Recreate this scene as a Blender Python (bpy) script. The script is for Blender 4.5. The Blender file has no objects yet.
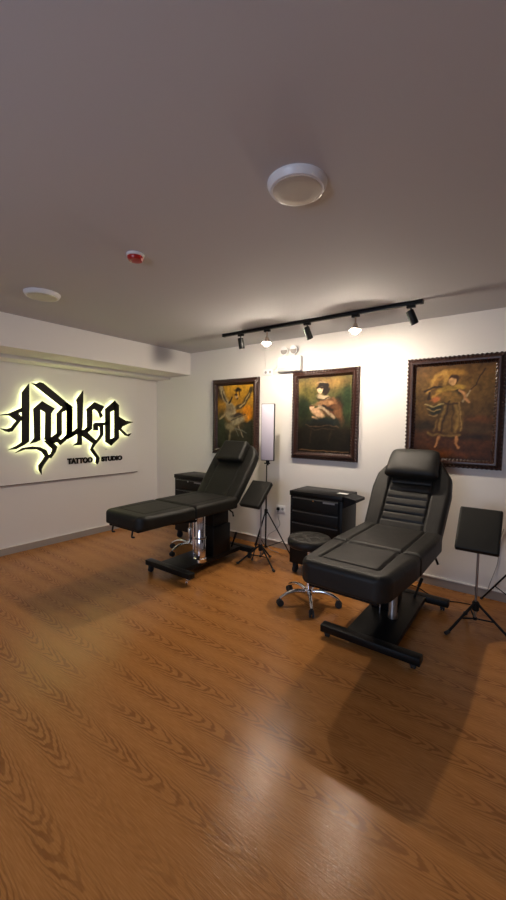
import bpy, bmesh, math, random
import numpy as np
from mathutils import Vector, Matrix

scene = bpy.context.scene
C = bpy.context.collection
PI = math.pi

# ------------------------------------------------------------------ camera
cam_d = bpy.data.cameras.new('camera')
cam = bpy.data.objects.new('camera', cam_d)
C.objects.link(cam)
F = Vector((-0.59376479, 0.80200864, -0.06500396))
R = Vector((0.80316324, 0.59562887, 0.01245235))
U = Vector((-0.04870513, 0.04481502, 0.99780731))
cam.matrix_world = Matrix(((R.x, U.x, -F.x, 0), (R.y, U.y, -F.y, 0), (R.z, U.z, -F.z, 1.5), (0, 0, 0, 1)))
cam_d.sensor_fit = 'VERTICAL'
cam_d.sensor_height = 24
cam_d.lens = 378.268 / 900 * 24
cam_d.clip_start = 0.02
scene.camera = cam

# ------------------------------------------------------------------ view, world, light
vs = scene.view_settings
vs.view_transform = 'Standard'
vs.look = 'None'
vs.gamma = 1
vs.use_curve_mapping = False
vs.exposure = 0.28
scene.cycles.max_bounces = 8
scene.cycles.diffuse_bounces = 5
scene.cycles.glossy_bounces = 4
scene.cycles.sample_clamp_indirect = 4
scene.cycles.caustics_reflective = False
scene.cycles.caustics_refractive = False

world = bpy.data.worlds.new('world')
scene.world = world
world.use_nodes = True
wn = world.node_tree.nodes['Background']
wn.inputs[0].default_value = (0.45, 0.6, 1.0, 1)
wn.inputs[1].default_value = 0.35          # dusk sky beyond the window behind the camera

BULB = 1320.0         # radiance of the two lit track bulbs
WARM = (1.0, 0.85, 0.68)
HALO = 6.2            # radiance of the strip behind the sign letters
SPOT = 7.0           # picture spots, watts

def lamp(name, kind, loc, energy, color, **kw):
    d = bpy.data.lights.new(name, kind)
    d.energy = energy
    d.color = color
    for k, v in kw.items():
        setattr(d, k, v)
    o = bpy.data.objects.new(name, d)
    C.objects.link(o)
    o.location = loc
    return o

def aim(o, target):
    o.rotation_euler = (Vector(target) - Vector(o.location)).to_track_quat('-Z', 'Y').to_euler()

# daylight entering through the window behind the camera
w = lamp('window_daylight', 'AREA', (-0.9, -2.38, 1.45), 42, (0.62, 0.74, 1.0), shape='RECTANGLE', size=1.7, size_y=1.1)
w.rotation_euler = (PI / 2, 0, 0)

# ------------------------------------------------------------------ helpers
def tag(o, label=None, cat=None, group=None, kind=None):
    if label: o['label'] = label
    if cat: o['category'] = cat
    if group: o['group'] = group
    if kind: o['kind'] = kind
    return o

def thing(name, label, cat, loc=(0, 0, 0), rotz=0, group=None):
    o = bpy.data.objects.new(name, None)
    C.objects.link(o)
    o.location = loc
    o.rotation_euler = (0, 0, rotz)
    o.empty_display_size = 0.1
    return tag(o, label, cat, group)

class MB:
    """collects shapes, then links them as one mesh object"""
    def __init__(s):
        s.v = []; s.f = []
    def add(s, vs_, fs):
        n = len(s.v)
        s.v += [tuple(v) for v in vs_]
        s.f += [tuple(i + n for i in f) for f in fs]
        return s
    def bm_add(s, bm, M=None):
        bm.verts.index_update()
        s.add([(M @ v.co if M else v.co) for v in bm.verts], [[v.index for v in f.verts] for f in bm.faces])
        bm.free()
        return s
    def box(s, a, b, bev=0.0, seg=2, M=None):
        bm = bmesh.new()
        bmesh.ops.create_cube(bm, size=1)
        c = [(a[i] + b[i]) / 2 for i in range(3)]
        d = [abs(b[i] - a[i]) for i in range(3)]
        for v in bm.verts:
            v.co = Vector((c[0] + v.co.x * d[0], c[1] + v.co.y * d[1], c[2] + v.co.z * d[2]))
        if bev > 0:
            bmesh.ops.bevel(bm, geom=bm.edges[:], offset=min(bev, min(d) * .49), segments=seg, profile=0.5, affect='EDGES')
        return s.bm_add(bm, M)
    def tube(s, pts, r, n=12, cap=True):
        pts = [Vector(p) for p in pts]
        rs = r if isinstance(r, (list, tuple)) else [r] * len(pts)
        vs_, fs = [], []
        prev = None
        for i, p in enumerate(pts):
            t = (pts[min(i + 1, len(pts) - 1)] - pts[max(i - 1, 0)]).normalized()
            if prev is None:
                x = t.orthogonal().normalized()
            else:
                x = (prev - t * prev.dot(t)).normalized()
            prev = x
            y = t.cross(x)
            for k in range(n):
                a = 2 * PI * k / n
                vs_.append(p + (x * math.cos(a) + y * math.sin(a)) * rs[i])
        for i in range(len(pts) - 1):
            for k in range(n):
                k2 = (k + 1) % n
                fs.append((i * n + k, i * n + k2, (i + 1) * n + k2, (i + 1) * n + k))
        if cap:
            fs.append(tuple(range(n - 1, -1, -1)))
            fs.append(tuple((len(pts) - 1) * n + k for k in range(n)))
        return s.add(vs_, fs)
    def lathe(s, prof, c=(0, 0, 0), n=24, M=None):
        """prof: (radius, z) from bottom to top round the z axis"""
        vs_, fs = [], []
        for r, z in prof:
            for k in range(n):
                a = 2 * PI * k / n
                v = Vector((r * math.cos(a), r * math.sin(a), z))
                if M: v = M @ v
                vs_.append(v + Vector(c))
        m = len(prof)
        for i in range(m - 1):
            for k in range(n):
                k2 = (k + 1) % n
                fs.append((i * n + k, i * n + k2, (i + 1) * n + k2, (i + 1) * n + k))
        fs.append(tuple(range(n - 1, -1, -1)))
        fs.append(tuple((m - 1) * n + k for k in range(n)))
        return s.add(vs_, fs)
    def prism(s, poly, axis, a, b):
        """poly extruded along axis from a to b"""
        def mk(p, t):
            return {0: (t, p[0], p[1]), 1: (p[0], t, p[1]), 2: (p[0], p[1], t)}[axis]
        n = len(poly)
        return s.add([mk(p, a) for p in poly] + [mk(p, b) for p in poly],
                     [tuple(range(n)), tuple(range(2 * n - 1, n - 1, -1))] + [(i, (i + 1) % n, n + (i + 1) % n, n + i) for i in range(n)])
    def build(s, name, mat, parent=None, smooth=35, loc=None, rot=None):
        me = bpy.data.meshes.new(name)
        me.from_pydata(s.v, [], s.f)
        bm = bmesh.new(); bm.from_mesh(me)
        bmesh.ops.recalc_face_normals(bm, faces=bm.faces)
        bm.to_mesh(me); bm.free()
        if mat: me.materials.append(mat)
        if smooth:
            me.shade_smooth()
            me.set_sharp_from_angle(angle=math.radians(smooth))
        o = bpy.data.objects.new(name, me)
        C.objects.link(o)
        if parent: o.parent = parent
        if loc: o.location = loc
        if rot: o.rotation_euler = rot
        return o

def copy_tree(o, parent=None):
    c = o.copy(); C.objects.link(c)
    if parent: c.parent = parent
    for ch in list(o.children):
        copy_tree(ch, c)
    return c

def smooth_path(pts, n=8):
    """Catmull-Rom through pts"""
    P = [Vector(p) for p in pts]
    P = [P[0]] + P + [P[-1]]
    out = []
    for i in range(1, len(P) - 2):
        for k in range(n):
            t = k / n
            out.append(0.5 * ((2 * P[i]) + (-P[i-1] + P[i+1]) * t + (2*P[i-1] - 5*P[i] + 4*P[i+1] - P[i+2]) * t*t + (-P[i-1] + 3*P[i] - 3*P[i+1] + P[i+2]) * t*t*t))
    out.append(P[-2])
    return out

# ------------------------------------------------------------------ materials
def new_mat(name):
    m = bpy.data.materials.new(name)
    m.use_nodes = True
    return m, m.node_tree, m.node_tree.nodes['Principled BSDF']

def simple(name, col, rough=0.5, metal=0.0, bump=0.0, scale=60, var=0.0, spec=0.5, coat=0.0):
    m, nt, b = new_mat(name)
    b.inputs['Base Color'].default_value = (*col, 1)
    b.inputs['Roughness'].default_value = rough
    b.inputs['Metallic'].default_value = metal
    b.inputs['Specular IOR Level'].default_value = spec
    b.inputs['Coat Weight'].default_value = coat
    tc = nt.nodes.new('ShaderNodeTexCoord')
    nz = nt.nodes.new('ShaderNodeTexNoise')
    nz.inputs['Scale'].default_value = scale
    nz.inputs['Detail'].default_value = 4
    nt.links.new(tc.outputs['Object'], nz.inputs['Vector'])
    if var:
        mx = nt.nodes.new('ShaderNodeMix'); mx.data_type = 'RGBA'
        mx.inputs[6].default_value = tuple(c * (1 - var) for c in col) + (1,)
        mx.inputs[7].default_value = tuple(min(1, c * (1 + var)) for c in col) + (1,)
        nt.links.new(nz.outputs['Fac'], mx.inputs[0])
        nt.links.new(mx.outputs[2], b.inputs['Base Color'])
    if bump:
        bp = nt.nodes.new('ShaderNodeBump')
        bp.inputs['Strength'].default_value = bump
        bp.inputs['Distance'].default_value = 0.002
        nt.links.new(nz.outputs['Fac'], bp.inputs['Height'])
        nt.links.new(bp.outputs['Normal'], b.inputs['Normal'])
    return m

def emit(name, col, strength, base=(0.8, 0.8, 0.8)):
    m, nt, b = new_mat(name)
    b.inputs['Base Color'].default_value = (*base, 1)
    b.inputs['Emission Color'].default_value = (*col, 1)
    b.inputs['Emission Strength'].default_value = strength
    return m

def leather(name, col, rough=0.42):
    m, nt, b = new_mat(name)
    b.inputs['Base Color'].default_value = (*col, 1)
    b.inputs['Roughness'].default_value = rough
    b.inputs['Specular IOR Level'].default_value = .34
    tc = nt.nodes.new('ShaderNodeTexCoord')
    vo = nt.nodes.new('ShaderNodeTexVoronoi'); vo.inputs['Scale'].default_value = 260
    nz = nt.nodes.new('ShaderNodeTexNoise'); nz.inputs['Scale'].default_value = 7; nz.inputs['Detail'].default_value = 3
    nt.links.new(tc.outputs['Object'], vo.inputs['Vector']); nt.links.new(tc.outputs['Object'], nz.inputs['Vector'])
    b1 = nt.nodes.new('ShaderNodeBump'); b1.inputs['Strength'].default_value = 0.25; b1.inputs['Distance'].default_value = 0.001
    b2 = nt.nodes.new('ShaderNodeBump'); b2.inputs['Strength'].default_value = 0.35; b2.inputs['Distance'].default_value = 0.012
    nt.links.new(vo.outputs['Distance'], b1.inputs['Height']); nt.links.new(nz.outputs['Fac'], b2.inputs['Height'])
    nt.links.new(b1.outputs['Normal'], b2.inputs['Normal']); nt.links.new(b2.outputs['Normal'], b.inputs['Normal'])
    return m

def wood_floor():
    m, nt, b = new_mat('oak_vinyl_floor')
    N, L = nt.nodes, nt.links
    def math_(op, a, b_=None, c=None):
        n = N.new('ShaderNodeMath'); n.operation = op
        for i, x in enumerate((a, b_, c)):
            if x is None: continue
            if isinstance(x, (int, float)): n.inputs[i].default_value = x
            else: L.new(x, n.inputs[i])
        return n.outputs[0]
    geo = N.new('ShaderNodeNewGeometry')
    sep = N.new('ShaderNodeSeparateXYZ'); L.new(geo.outputs['Position'], sep.inputs[0])
    X, Y = sep.outputs[0], sep.outputs[1]
    W = 0.18
    nz0 = N.new('ShaderNodeTexNoise'); nz0.inputs['Scale'].default_value = 1.3; nz0.inputs['Detail'].default_value = 2
    L.new(geo.outputs['Position'], nz0.inputs['Vector'])
    wob = math_('MULTIPLY', math_('SUBTRACT', nz0.outputs['Fac'], 0.5), 0.10)
    yw = math_('ADD', Y, wob)
    s = math_('DIVIDE', math_('ADD', yw, 0.03), W)
    row = math_('FLOOR', s)
    v = math_('SUBTRACT', math_('FRACT', s), 0.5)
    wh = N.new('ShaderNodeTexWhiteNoise'); wh.noise_dimensions = '1D'; L.new(row, wh.inputs['W'])
    off = math_('MULTIPLY', wh.outputs['Value'], 7.3)
    # wobble of the rings
    mp = N.new('ShaderNodeMapping'); mp.inputs['Scale'].default_value = (4.5, 16, 1)
    L.new(geo.outputs['Position'], mp.inputs[0])
    nz = N.new('ShaderNodeTexNoise'); nz.inputs['Scale'].default_value = 1; nz.inputs['Detail'].default_value = 3; nz.inputs['Roughness'].default_value = .6
    L.new(mp.outputs[0], nz.inputs['Vector'])
    nzo = math_('MULTIPLY', math_('SUBTRACT', nz.outputs['Fac'], 0.5), 0.28)
    v2 = math_('MULTIPLY', v, v)
    av = math_('ABSOLUTE', v)
    u = math_('ADD', math_('ADD', X, off), nzo)
    g = math_('ADD', u, math_('ADD', math_('MULTIPLY', v2, 2.4), math_('MULTIPLY', av, 0.22)))
    band = math_('SINE', math_('MULTIPLY', g, 2 * PI / 0.095))
    # second slower modulation clusters the arches
    mod = math_('SINE', math_('MULTIPLY', g, 2 * PI / 0.62))
    bb = N.new('ShaderNodeMapRange'); bb.inputs[1].default_value = -0.1; bb.inputs[2].default_value = 0.7
    L.new(math_('ADD', band, math_('MULTIPLY', mod, 0.25)), bb.inputs[0])
    fade = N.new('ShaderNodeMapRange'); fade.inputs[1].default_value = 0.16; fade.inputs[2].default_value = 0.42; fade.inputs[3].default_value = 1; fade.inputs[4].default_value = 0.0
    L.new(av, fade.inputs[0])
    # patches where the cathedral figure shows, elsewhere plain straight grain
    mp3 = N.new('ShaderNodeMapping'); mp3.inputs['Scale'].default_value = (0.55, 1.1, 1); L.new(geo.outputs['Position'], mp3.inputs[0])
    nz3 = N.new('ShaderNodeTexNoise'); nz3.inputs['Scale'].default_value = 1.7; nz3.inputs['Detail'].default_value = 1; L.new(mp3.outputs[0], nz3.inputs['Vector'])
    pm = N.new('ShaderNodeMapRange'); pm.inputs[1].default_value = 0.36; pm.inputs[2].default_value = 0.50; pm.inputs[3].default_value = 0.25
    L.new(nz3.outputs['Fac'], pm.inputs[0])
    cath = math_('MULTIPLY', math_('MULTIPLY', bb.outputs[0], fade.outputs[0]), pm.outputs[0])
    # fine pores
    mp2 = N.new('ShaderNodeMapping'); mp2.inputs['Scale'].default_value = (14, 210, 1); L.new(geo.outputs['Position'], mp2.inputs[0])
    nz2 = N.new('ShaderNodeTexNoise'); nz2.inputs['Scale'].default_value = 1; nz2.inputs['Detail'].default_value = 3; L.new(mp2.outputs[0], nz2.inputs['Vector'])
    fine = N.new('ShaderNodeMapRange'); fine.inputs[1].default_value = 0.35; fine.inputs[2].default_value = 0.7
    L.new(nz2.outputs['Fac'], fine.inputs[0])
    c1 = N.new('ShaderNodeMix'); c1.data_type = 'RGBA'
    c1.inputs[6].default_value = (*FLOOR_A, 1); c1.inputs[7].default_value = (*FLOOR_B, 1)
    L.new(fine.outputs[0], c1.inputs[0])
    c2 = N.new('ShaderNodeMix'); c2.data_type = 'RGBA'; c2.inputs[7].default_value = (*FLOOR_C, 1)
    L.new(c1.outputs[2], c2.inputs[6]); L.new(math_('MULTIPLY', cath, 0.62), c2.inputs[0])
    L.new(c2.outputs[2], b.inputs['Base Color'])
    rr = N.new('ShaderNodeMapRange'); rr.inputs[3].default_value = 0.15; rr.inputs[4].default_value = 0.27
    L.new(fine.outputs[0], rr.inputs[0]); L.new(rr.outputs[0], b.inputs['Roughness'])
    bp = N.new('ShaderNodeBump'); bp.inputs['Strength'].default_value = 0.25; bp.inputs['Distance'].default_value = 0.001
    L.new(fine.outputs[0], bp.inputs['Height']); L.new(bp.outputs['Normal'], b.inputs['Normal'])
    b.inputs['Specular IOR Level'].default_value = 0.21
    return m

FLOOR_A = (0.42, 0.172, 0.044)
FLOOR_B = (0.52, 0.232, 0.070)
FLOOR_C = (0.20, 0.075, 0.020)
M_floor = wood_floor()
M_wall = simple('white_wall_paint', (0.80, 0.77, 0.73), 0.75, bump=0.15, scale=35)
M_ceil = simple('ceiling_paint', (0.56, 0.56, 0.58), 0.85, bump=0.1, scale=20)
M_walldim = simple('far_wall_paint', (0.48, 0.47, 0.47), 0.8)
M_panel = simple('sign_panel_paint', (0.80, 0.77, 0.74), 0.7, bump=0.1, scale=30)
M_panelshadow = simple('painted_panel_shadow', (0.16, 0.12, 0.09), 0.5)  # dark tone painted as the shade below the sign board
M_base = simple('baseboard_paint', (0.36, 0.32, 0.28), 0.5)
M_basecap = simple('baseboard_white_edge', (0.85, 0.82, 0.78), 0.45)
M_white = simple('white_plastic', (0.82, 0.82, 0.82), 0.35)
M_diff = simple('opal_diffuser', (0.58, 0.54, 0.46), 0.45)
M_red = simple('red_plastic', (0.45, 0.015, 0.01), 0.3)
M_black = simple('black_powder_coat', (0.005, 0.005, 0.005), 0.42, bump=0.2, scale=300, spec=.22)
M_blackm = simple('black_matte', (0.008, 0.008, 0.007), 0.6, spec=.25)
M_rubber = simple('black_rubber', (0.02, 0.02, 0.02), 0.7)
M_leather = leather('black_leather', (0.008, 0.008, 0.006), 0.52)
M_leather2 = leather('charcoal_leather', (0.014, 0.013, 0.011), 0.5)
M_chrome = simple('chrome', (0.80, 0.80, 0.82), 0.10, 1.0)
M_chromed = simple('dull_chrome', (0.35, 0.34, 0.33), 0.28, 1.0)
M_grey = simple('grey_plastic', (0.28, 0.28, 0.28), 0.5)
M_handle = simple('grey_drawer_pull', (0.07, 0.07, 0.068), 0.35)
M_sign = simple('dark_bronze_letter', (0.012, 0.010, 0.008), 0.45, spec=.15)
M_halo = emit('sign_back_light', (0.93, 1.0, 0.45), HALO)
M_bulb = emit('lit_bulb', WARM, BULB)
M_bulbring = simple('bulb_collar', (0.55, 0.42, 0.32), 0.4)
M_frame = simple('dark_carved_wood', (0.035, 0.013, 0.008), 0.35, bump=0.5, scale=120, var=0.4)
M_soft = simple('lavender_diffuser', (0.62, 0.58, 0.68), 0.4)
M_paper = simple('white_paper', (0.85, 0.85, 0.83), 0.6)
M_glass = simple('window_glass', (0.9, 0.95, 1.0), 0.02)
_b = M_glass.node_tree.nodes['Principled BSDF']; _b.inputs['Transmission Weight'].default_value = 1.0; _b.inputs['IOR'].default_value = 1.02

# ------------------------------------------------------------------ the room
XL, XR, YB, YF, ZC = -4.738, 2.6, 3.868, -2.5, 2.516
XS, ZS = -3.997, 2.207

def struct(name, mb, mat, smooth=0):
    o = mb.build(name, mat, smooth=smooth)
    o['kind'] = 'structure'
    return o

struct('floor', MB().box((XL - .1, YF - .1, -0.1), (XR + .1, YB + .1, 0)), M_floor)
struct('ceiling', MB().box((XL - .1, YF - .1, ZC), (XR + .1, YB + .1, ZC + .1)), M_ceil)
struct('wall_left', MB().box((XL - .1, YF - .1, 0), (XL, YB + .1, ZC)), M_wall)
struct('wall_back', MB().box((XL, YB, 0), (XR, YB + .1, ZC)), M_wall)
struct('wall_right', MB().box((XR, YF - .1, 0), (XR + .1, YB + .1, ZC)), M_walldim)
# wall behind the camera with a window opening
wx0, wx1, wz0, wz1 = -1.8, 0.0, 0.85, 2.05
fm = MB()
fm.box((XL, YF - .1, 0), (wx0, YF, ZC)); fm.box((wx1, YF - .1, 0), (XR, YF, ZC))
fm.box((wx0, YF - .1, 0), (wx1, YF, wz0)); fm.box((wx0, YF - .1, wz1), (wx1, YF, ZC))
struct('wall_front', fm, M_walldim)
win = thing('window_1', None, None); win['kind'] = 'structure'
wf = MB()
for a, b_ in (((wx0, wz0), (wx0 + .05, wz1)), ((wx1 - .05, wz0), (wx1, wz1)), ((wx0, wz0), (wx1, wz0 + .05)), ((wx0, wz1 - .05), (wx1, wz1)), (((wx0 + wx1) / 2 - .025, wz0), ((wx0 + wx1) / 2 + .025, wz1))):
    wf.box((a[0], YF - .08, a[1]), (b_[0], YF - .02, b_[1]))
wf.build('window_frame', M_white, win, smooth=0)
MB().box((wx0 + .04, YF - .055, wz0 + .04), (wx1 - .04, YF - .049, wz1 - .04)).build('window_pane', M_glass, win, smooth=0)

# boxed soffit along the left wall: outer box, lower inner slab against the wall
struct('trim_1', MB().box((XL, YF, ZS), (XS, YB, ZC), .002), M_wall)
struct('trim_2', MB().box((XL, YF, ZS - .038), (-4.43, YB, ZS + .01)), M_wall)
# raised board the sign is fixed to
struct('trim_3', MB().box((XL, YF, .795), (XL + .04, 3.468, ZS - .038), .002), M_panel)
struct('shadow_strip', MB().box((XL, YF, .787), (XL + .041, 3.47, .797), .001), M_panelshadow)  # thin dark strip, paints in the shadow line under the sign board

bb = MB()
bb.box((XL, YF, 0), (XL + .012, YB, .078))
o = struct('baseboard_left', bb, M_base)
MB().box((XL, YF, .078), (XL + .019, YB, .090), .002).build('top_edge', M_basecap, o, smooth=0)
o = struct('baseboard_back', MB().box((XL + .012, YB - .012, 0), (XR, YB, .078)), M_base)
MB().box((XL + .013, YB - .019, .078), (XR, YB, .090), .002).build('top_edge', M_basecap, o, smooth=0)

# ------------------------------------------------------------------ treatment tables
def grid_pad(L, W, T, e, r0, r1, groove, nu=90, nv=120, eb=0.02):
    """cushion lying on z=0..T, length along +y, half-width W(v); r0, r1 corner radii at both ends"""
    mb = MB()
    def axis(n):
        t = [i / (n - 1) for i in range(n)]
        return [0.5 - 0.5 * math.cos(PI * a) * (0.55 + 0.45) for a in t]
    vs_ = [x * L for x in axis(nv)]
    us = [2 * x - 1 for x in axis(nu)]
    def halfw(v):
        w_ = W(v)
        if v < r0: w_ -= r0 - math.sqrt(max(0, r0 * r0 - (r0 - v) ** 2))
        if L - v < r1: w_ -= r1 - math.sqrt(max(0, r1 * r1 - (r1 - (L - v)) ** 2))
        return max(w_, .01)
    top, bot = [], []
    for v in vs_:
        w_ = halfw(v)
        for u in us:
            x = u * w_
            d = max(0, min(w_ - abs(x), v, L - v))
            def rd(e_):
                q = min(d, e_) / e_
                return e_ * (1 - math.sqrt(max(0, 1 - (1 - q) ** 2)))
            z = T - rd(e) - groove(x, v) * min(1, d / .02)
            top.append((x, v, z)); bot.append((x, v, rd(eb)))
    n = nu * nv
    fs = []
    for j in range(nv - 1):
        for i in range(nu - 1):
            a = j * nu + i
            fs.append((a, a + 1, a + nu + 1, a + nu))
            fs.append((n + a, n + a + nu, n + a + nu + 1, n + a + 1))
    ring = [i for i in range(nu)] + [j * nu + nu - 1 for j in range(1, nv)] + [(nv - 1) * nu + i for i in range(nu - 2, -1, -1)] + [j * nu for j in range(nv - 2, 0, -1)]
    for k in range(len(ring)):
        a, b_ = ring[k], ring[(k + 1) % len(ring)]
        fs.append((a, n + a, n + b_, b_))
    return mb.add(top + bot, fs)

def gline(x, c, w=0.006, d=0.009):
    return d * math.exp(-((x - c) / w) ** 2)

def caster(parent, x, y, metal=None, mat=None, top=.062, r=.028):
    """swivel caster under a base; plate + fork + twin wheels"""
    mb = MB()
    mb.tube([(x - .013, y, r), (x - .004, y, r)], r, 16); mb.tube([(x + .004, y, r), (x + .013, y, r)], r, 16)
    mb.tube([(x - .016, y, r), (x + .016, y, r)], .007, 8)
    mb.box((x - .019, y - .02, r + .002), (x + .019, y + .016, top - .012), .006)
    mb.tube([(x, y, top - .02), (x, y, top + .004)], .011, 10)
    return mb.build('caster', mat or M_rubber, parent)

def treatment_table(loc, label, chrome_wheels, leath, roll_pillow, bh, dz, foot, swivel):
    """bh: top of the base beams, dz: extra height of the cushions, foot: length of the leg cushion"""
    t = thing('treatment_table', label, 'treatment table', loc, 0, 'adjustable treatment tables')
    upper = []
    def up(o):
        upper.append(o); return o
    # base: platform between two cross beams
    b0 = bh - .052
    mb = MB()
    bw = .335 if roll_pillow else .318
    mb.box((-bw, -.52, b0), (bw, -.445, bh), .006)
    mb.box((-bw, .425, b0), (bw, .50, bh), .006)
    mb.box((-.165, -.46, b0 + .006), (.165, .44, bh - .004), .004)
    base = mb.build('base_frame', M_black, t)
    for sx in (-bw + .045, bw - .045):
        caster(base, sx, -.485, mat=M_chrome if (chrome_wheels and sx > 0) else M_rubber, top=b0 + .006, r=min(.028, (b0 + .004) * .42))
        caster(base, sx, .46, top=b0 + .006, r=min(.028, (b0 + .004) * .42))
    # telescoping column
    cr = .02 if roll_pillow else .16
    MB().box((-.14, -.02, bh - .005), (cr, .25, .40 + dz), .006).build('column', M_black, t)
    MB().box((-.125, -.005, .39 + dz), (cr - .015, .235, .545 + dz), .004).build('column_sleeve', M_blackm, t)
    # hydraulic pump
    cy, cx, k = (-.09, .045, .55) if roll_pillow else (-.19, .135, 1)
    mb = MB().lathe([(.066 * k, bh - .005), (.066 * k, bh + .03), (.057 * k, bh + .04), (.057 * k, .36), (.050 * k, .372), (.050 * k, .55 + dz)], (cx, cy, 0), 28)
    pump = mb.build('hydraulic_cylinder', M_chromed if roll_pillow else M_chrome, t)
    MB().lathe([(.052 * k, .0), (.062 * k, .004), (.062 * k, .014), (.052 * k, .018)], (cx, cy, .352), 28).build('collar', M_chromed, pump)
    MB().tube([(cx - .095, cy, bh - .004), (cx - .095, cy, .545 + dz)], .012 * k, 14).build('guide_rod', M_chrome, t)
    mb = MB().tube([(.09, .36, bh - .006), (.135, .38, bh + .15)], .009, 10)
    mb.tube([(.118, .372, bh + .095), (.14, .382, bh + .165)], .013, 12)
    mb.build('lift_lever', M_blackm, t)
    # steel under-frame that carries the cushions
    h = dz
    uf = -.03 if roll_pillow else -.005
    yf = -.42 - foot
    mb = MB()
    for sx in (-.19, .19):
        mb.box((sx - .0175, yf + .03, .567 + h + uf), (sx + .0175, .24, .591 + h + uf), .003)
    for y in (yf + .05, -.42, -.02, .18):
        mb.box((-.19, y - .015, .567 + h + uf), (.19, y + .015, .589 + h + uf), .003)
    mb.box((-.13, -.16, .548 + h + uf), (.13, .20, .572 + h + uf), .004)
    fr = up(mb.build('under_frame', M_black, t))
    mb = MB().box((-.15, -.56, .535 + h + uf), (.15, -.20, .571 + h + uf), .01)
    mb.tube([(-.08, -.58, .53 + h + uf), (-.08, -.1, .50 + h + uf)], .018, 12).tube([(.07, -.50, .53 + h + uf), (.07, -.1, .48 + h + uf)], .012, 12)
    up(mb.build('actuator', M_blackm, t))
    for sx in (() if roll_pillow else (-.16, .12)):
        m2 = MB().tube([(sx, yf + .04, .575 + h + uf), (sx, yf + .03, .53 + h + uf)], .008, 8)
        m2.tube(smooth_path([(sx, yf + .03, .53 + h + uf), (sx + .012, yf + .025, .522 + h + uf), (sx + .035, yf + .03, .524 + h + uf)]), .008, 8)
        m2.build('towel_hook', M_black, fr)
    mb = MB().tube([(.18, .02, .56 + h + uf), (.18, .34, .76 + h + uf)], .009, 10).tube([(.18, .02, .56 + h + uf), (.18, .17, .655 + h + uf)], .014, 10)
    up(mb.build('gas_strut', M_blackm, t))
    up(MB().tube([(.20, .16, .575 + h + uf), (.275, .15, .55 + h + uf), (.295, .14, .51 + h + uf)], .009, 10).build('recline_handle', M_blackm, t))
    # cushions
    px = .18
    gd = .015 if roll_pillow else .006
    def g_leg(x, v):
        a = 0
        if v > .115: a = max(a, gline(abs(x), px, .007, gd))
        if abs(x) < px: a = max(a, gline(v, .115, .007, gd), gline(v, foot - .045, .006, gd * .6))
        return a
    def g_seat(x, v): return gline(abs(x), px + .01, .007, gd)
    def g_back(x, v):
        a = gline(abs(x), px - .01, .007, gd)
        if abs(x) < px - .01 and roll_pillow:
            for c in (.10, .17, .24, .31, .38, .45):
                a = max(a, gline(v, c, .007, .012))
        return a
    T = .115
    dT = .03 if roll_pillow else .005
    Wl = lambda v: .268 + .036 * min(1, v / .45)
    up(grid_pad(foot - .002, Wl, T + dT, .042, .085, .012, g_leg).build('leg_cushion', leath, t, 60, loc=(0, yf, .590 + h - dT)))
    up(grid_pad(.625, lambda v: .308, T + dT, .038, .012, .03, g_seat).build('seat_cushion', leath, t, 60, loc=(0, -.418, .590 + h - dT)))
    if roll_pillow: prof = [(0, .298), (.20, .306), (.40, .315), (.54, .300), (.66, .225), (.76, .18)]
    else: prof = [(0, .290), (.20, .298), (.50, .305), (.60, .295), (.76, .20)]
    def Wb(v):
        for (a, wa), (b_, wb) in zip(prof, prof[1:]):
            if v <= b_: return wa + (wb - wa) * (v - a) / (b_ - a)
        return prof[-1][1]
    ang = math.radians(52)
    by, bz = .225, .612 + h
    sa, ca = math.sin(ang), math.cos(ang)
    back = up(grid_pad(.74 if roll_pillow else .725, Wb, .10, .034, .03, .07, g_back).build('backrest_cushion', leath, t, 60, loc=(0, by, bz), rot=(ang, 0, 0)))
    mb = MB()
    mb.box((-.16, .04, -.028), (-.125, .56, -.002), .003); mb.box((.125, .04, -.028), (.16, .56, -.002), .003)
    mb.box((-.16, .30, -.026), (.16, .335, -.004), .003); mb.box((-.16, .53, -.026), (.16, .56, -.004), .003)
    mb.build('backrest_frame', M_black, back)
    if roll_pillow:
        # thick head cushion, fatter towards its lower edge
        mb = MB()
        nx, na = 36, 32
        vs_, fs = [], []
        for i in range(nx):
            u = math.sin((-1 + 2 * i / (nx - 1)) * PI / 2)
            k = (1 - min(1, abs(u)) ** 5) ** .4
            k = max(k, .02)
            for j in range(na):
                a = 2 * PI * j / na
                c_, s_ = math.cos(a), math.sin(a)
                y = math.copysign(abs(c_) ** .55, c_) * .142 * (0.74 + .26 * k)
                z = math.copysign(abs(s_) ** .72, s_) * (.060 - .018 * c_) * k
                vs_.append((u * (.205 - .012 * c_), y, z))
        for i in range(nx - 1):
            for j in range(na):
                j2 = (j + 1) % na
                fs.append((i * na + j, i * na + j2, (i + 1) * na + j2, (i + 1) * na + j))
        fs.append(tuple(range(na))); fs.append(tuple((nx - 1) * na + j for j in range(na)))
        q, n_ = .615, .155
        up(mb.add(vs_, fs).build('headrest_pillow', leath, t, 70, loc=(0, by + ca * q - sa * n_, bz + sa * q + ca * n_), rot=(ang, 0, 0)))
    else:
        q, n_ = .455, .099
        up(grid_pad(.27, lambda v: .185 - .05 * v, .085, .034, .03, .03, lambda x, v: 0, 40, 40).build('headrest_pillow', leath, t, 60,
            loc=(0, by + ca * q - sa * n_, bz + sa * q + ca * n_), rot=(ang, 0, 0)))
    for o in upper:
        o.matrix_basis = Matrix.Rotation(math.radians(swivel), 4, 'Z') @ o.matrix_basis
    return t

treatment_table((-2.79, 2.90, 0), 'black leather treatment table with flat pillow, in front of the leftmost painting', True, M_leather, False, .125, .035, .60, 0)
treatment_table((-0.822, 2.91, 0), 'dark leather treatment table with channelled backrest and thick rounded pillow, right of the tool cabinet', False, M_leather2, True, .092, 0, .53, -1)

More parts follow.
